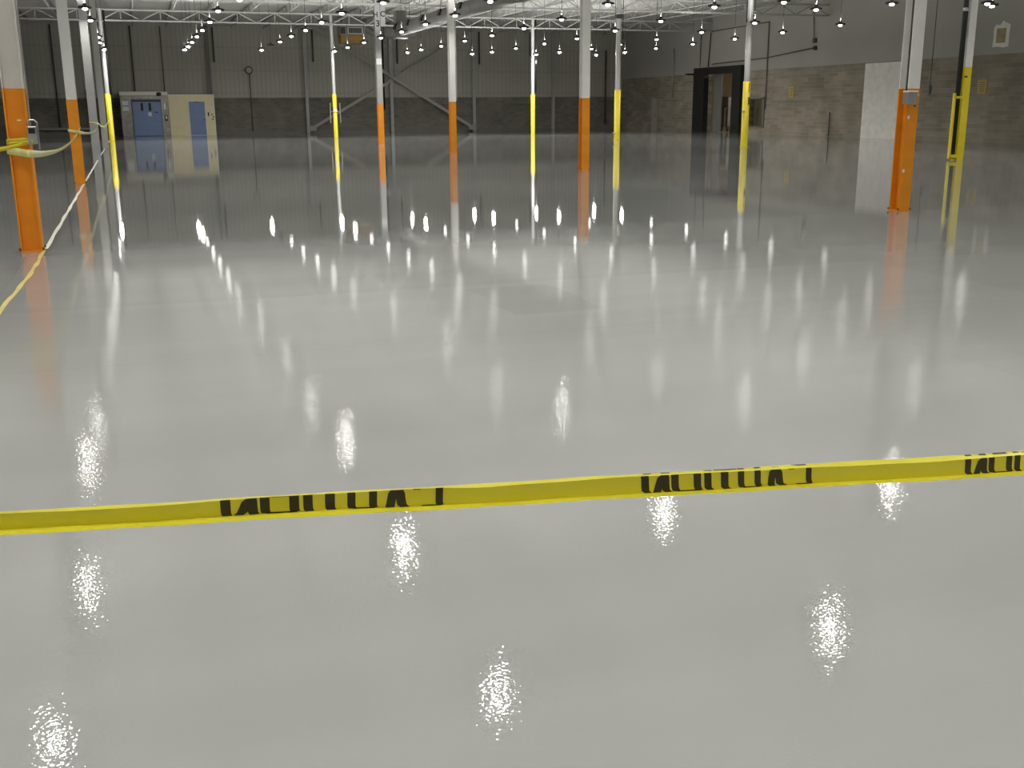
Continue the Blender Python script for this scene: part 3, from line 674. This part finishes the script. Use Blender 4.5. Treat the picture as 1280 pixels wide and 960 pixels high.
# wrap round column A
for z0, wd in ((1.285,.035),(1.255,.03)):
    ribbon([(-1.38,13.68,z0),(-1.14,13.68,z0+.012),(-1.13,13.93,z0),(-1.39,13.93,z0-.01),(-1.385,13.67,z0-.005)], [(0,0,wd)]*5, M_tape, 'knot_wrap', t, .004)
g = MB(); g.lathe([(.001,-.04),(.025,-.03),(.035,0),(.03,.03),(.001,.045)], (-1.12,13.67,1.27), 8); g.build('knot', M_tape, t, True)
ribbon([(-1.16,13.665,1.265),(-1.3,13.62,1.225),(-1.5,13.3,1.19),(-2.2,12.0,1.15),(-3.4,10.2,1.2)], [(0,0,.05),(0,0,.04),(0,.01,.055),(0,.02,.07),(0,0,.07)], M_tape, 'strand', t)
ribbon([(-1.40,13.66,1.18),(-1.26,13.64,1.15),(-1.13,13.66,1.13),(-1.10,15.0,1.085),(-1.08,17.2,1.05),(-1.08,20,1.06),(-1.09,23,1.13),(-1.13,26.36,1.26)], [(0,0,.09),(0,0,.09),(.01,0,.085),(.02,0,.07),(.03,0,.06),(.03,0,.06),(.02,0,.06),(.01,0,.05)], M_tapepale, 'strand', t)
ribbon([(-1.40,26.36,1.19),(-1.26,26.36,1.16),(-1.12,26.36,1.14),(-1.11,28,1.10),(-1.09,31,1.05),(-1.09,34.5,1.04),(-1.1,37,1.12),(-1.12,39.12,1.28)], [(0,0,.07),(0,0,.07),(0,0,.07),(.02,0,.055),(.02,0,.055),(.02,0,.055),(.02,0,.055),(.02,0,.05)], M_tapepale, 'strand', t)
ribbon([(-1.40,39.14,1.24),(-1.12,39.14,1.2),(-1.1,42,1.08),(-1.09,47,1.02),(-1.09,54,1.12),(-1.05,60,1.3),(-1.05,64.4,1.55)], [(0,0,.06)]*7, M_tapepale, 'strand', t)
g = MB()
for i, (a, w_) in enumerate(((.05,.02),(.13,.015),(.22,.02),(.31,.012),(.40,.02),(.49,.015))):
    q0 = Vector((-1.5,13.3,1.19)).lerp(Vector((-2.2,12.0,1.15)), a*1.8); q1 = Vector((-1.5,13.3,1.19)).lerp(Vector((-2.2,12.0,1.15)), a*1.8+w_*1.6)
    o_ = Vector((.004,-.006,0))
    g._add([q0+o_+Vector((0,0,-.015)), q1+o_+Vector((0,0,-.018)), q1+o_+Vector((0,0,.018)), q0+o_+Vector((0,0,.015))], [(0,1,2,3)])
g.build('printed_marks', M_print, t)

# tape stuck to the floor along the left column line
def floortape(pts, wd, m_, label):
    P = [Vector((a,b,.0015)) for a,b in pts]; g = MB(); vs = []
    for i, p in enumerate(P):
        ww = wd*(1+.18*math.sin(i*1.7)+.1*math.sin(i*4.3)); o_ = .005*math.sin(i*1.3)
        vs += [p+Vector((-ww/2+o_,0,-.0012)), p+Vector((ww/2+o_,0,-.0012)), p+Vector((ww/2+o_,0,.0012)), p+Vector((-ww/2+o_,0,.0012))]
    fs = []
    for i in range(len(P)-1):
        for k_ in range(4): fs.append((i*4+k_, i*4+(k_+1)%4, (i+1)*4+(k_+1)%4, (i+1)*4+k_))
    g._add(vs, fs); o = g.build('floor_tape', m_); return tag(o, label, 'tape')
floortape([(-1.13-.0023*i, 13.95+i*.5) for i in range(120)], .045, M_floortape, 'white strip of tape stuck to the floor along the receding left columns')
floortape([(-1.19+.06*(i/40)**1.5 + .02*math.sin(i*.25), 5+i*.22) for i in range(41)], .04, M_floortapey, 'pale yellow strip of tape on the floor in front of the nearest left column')
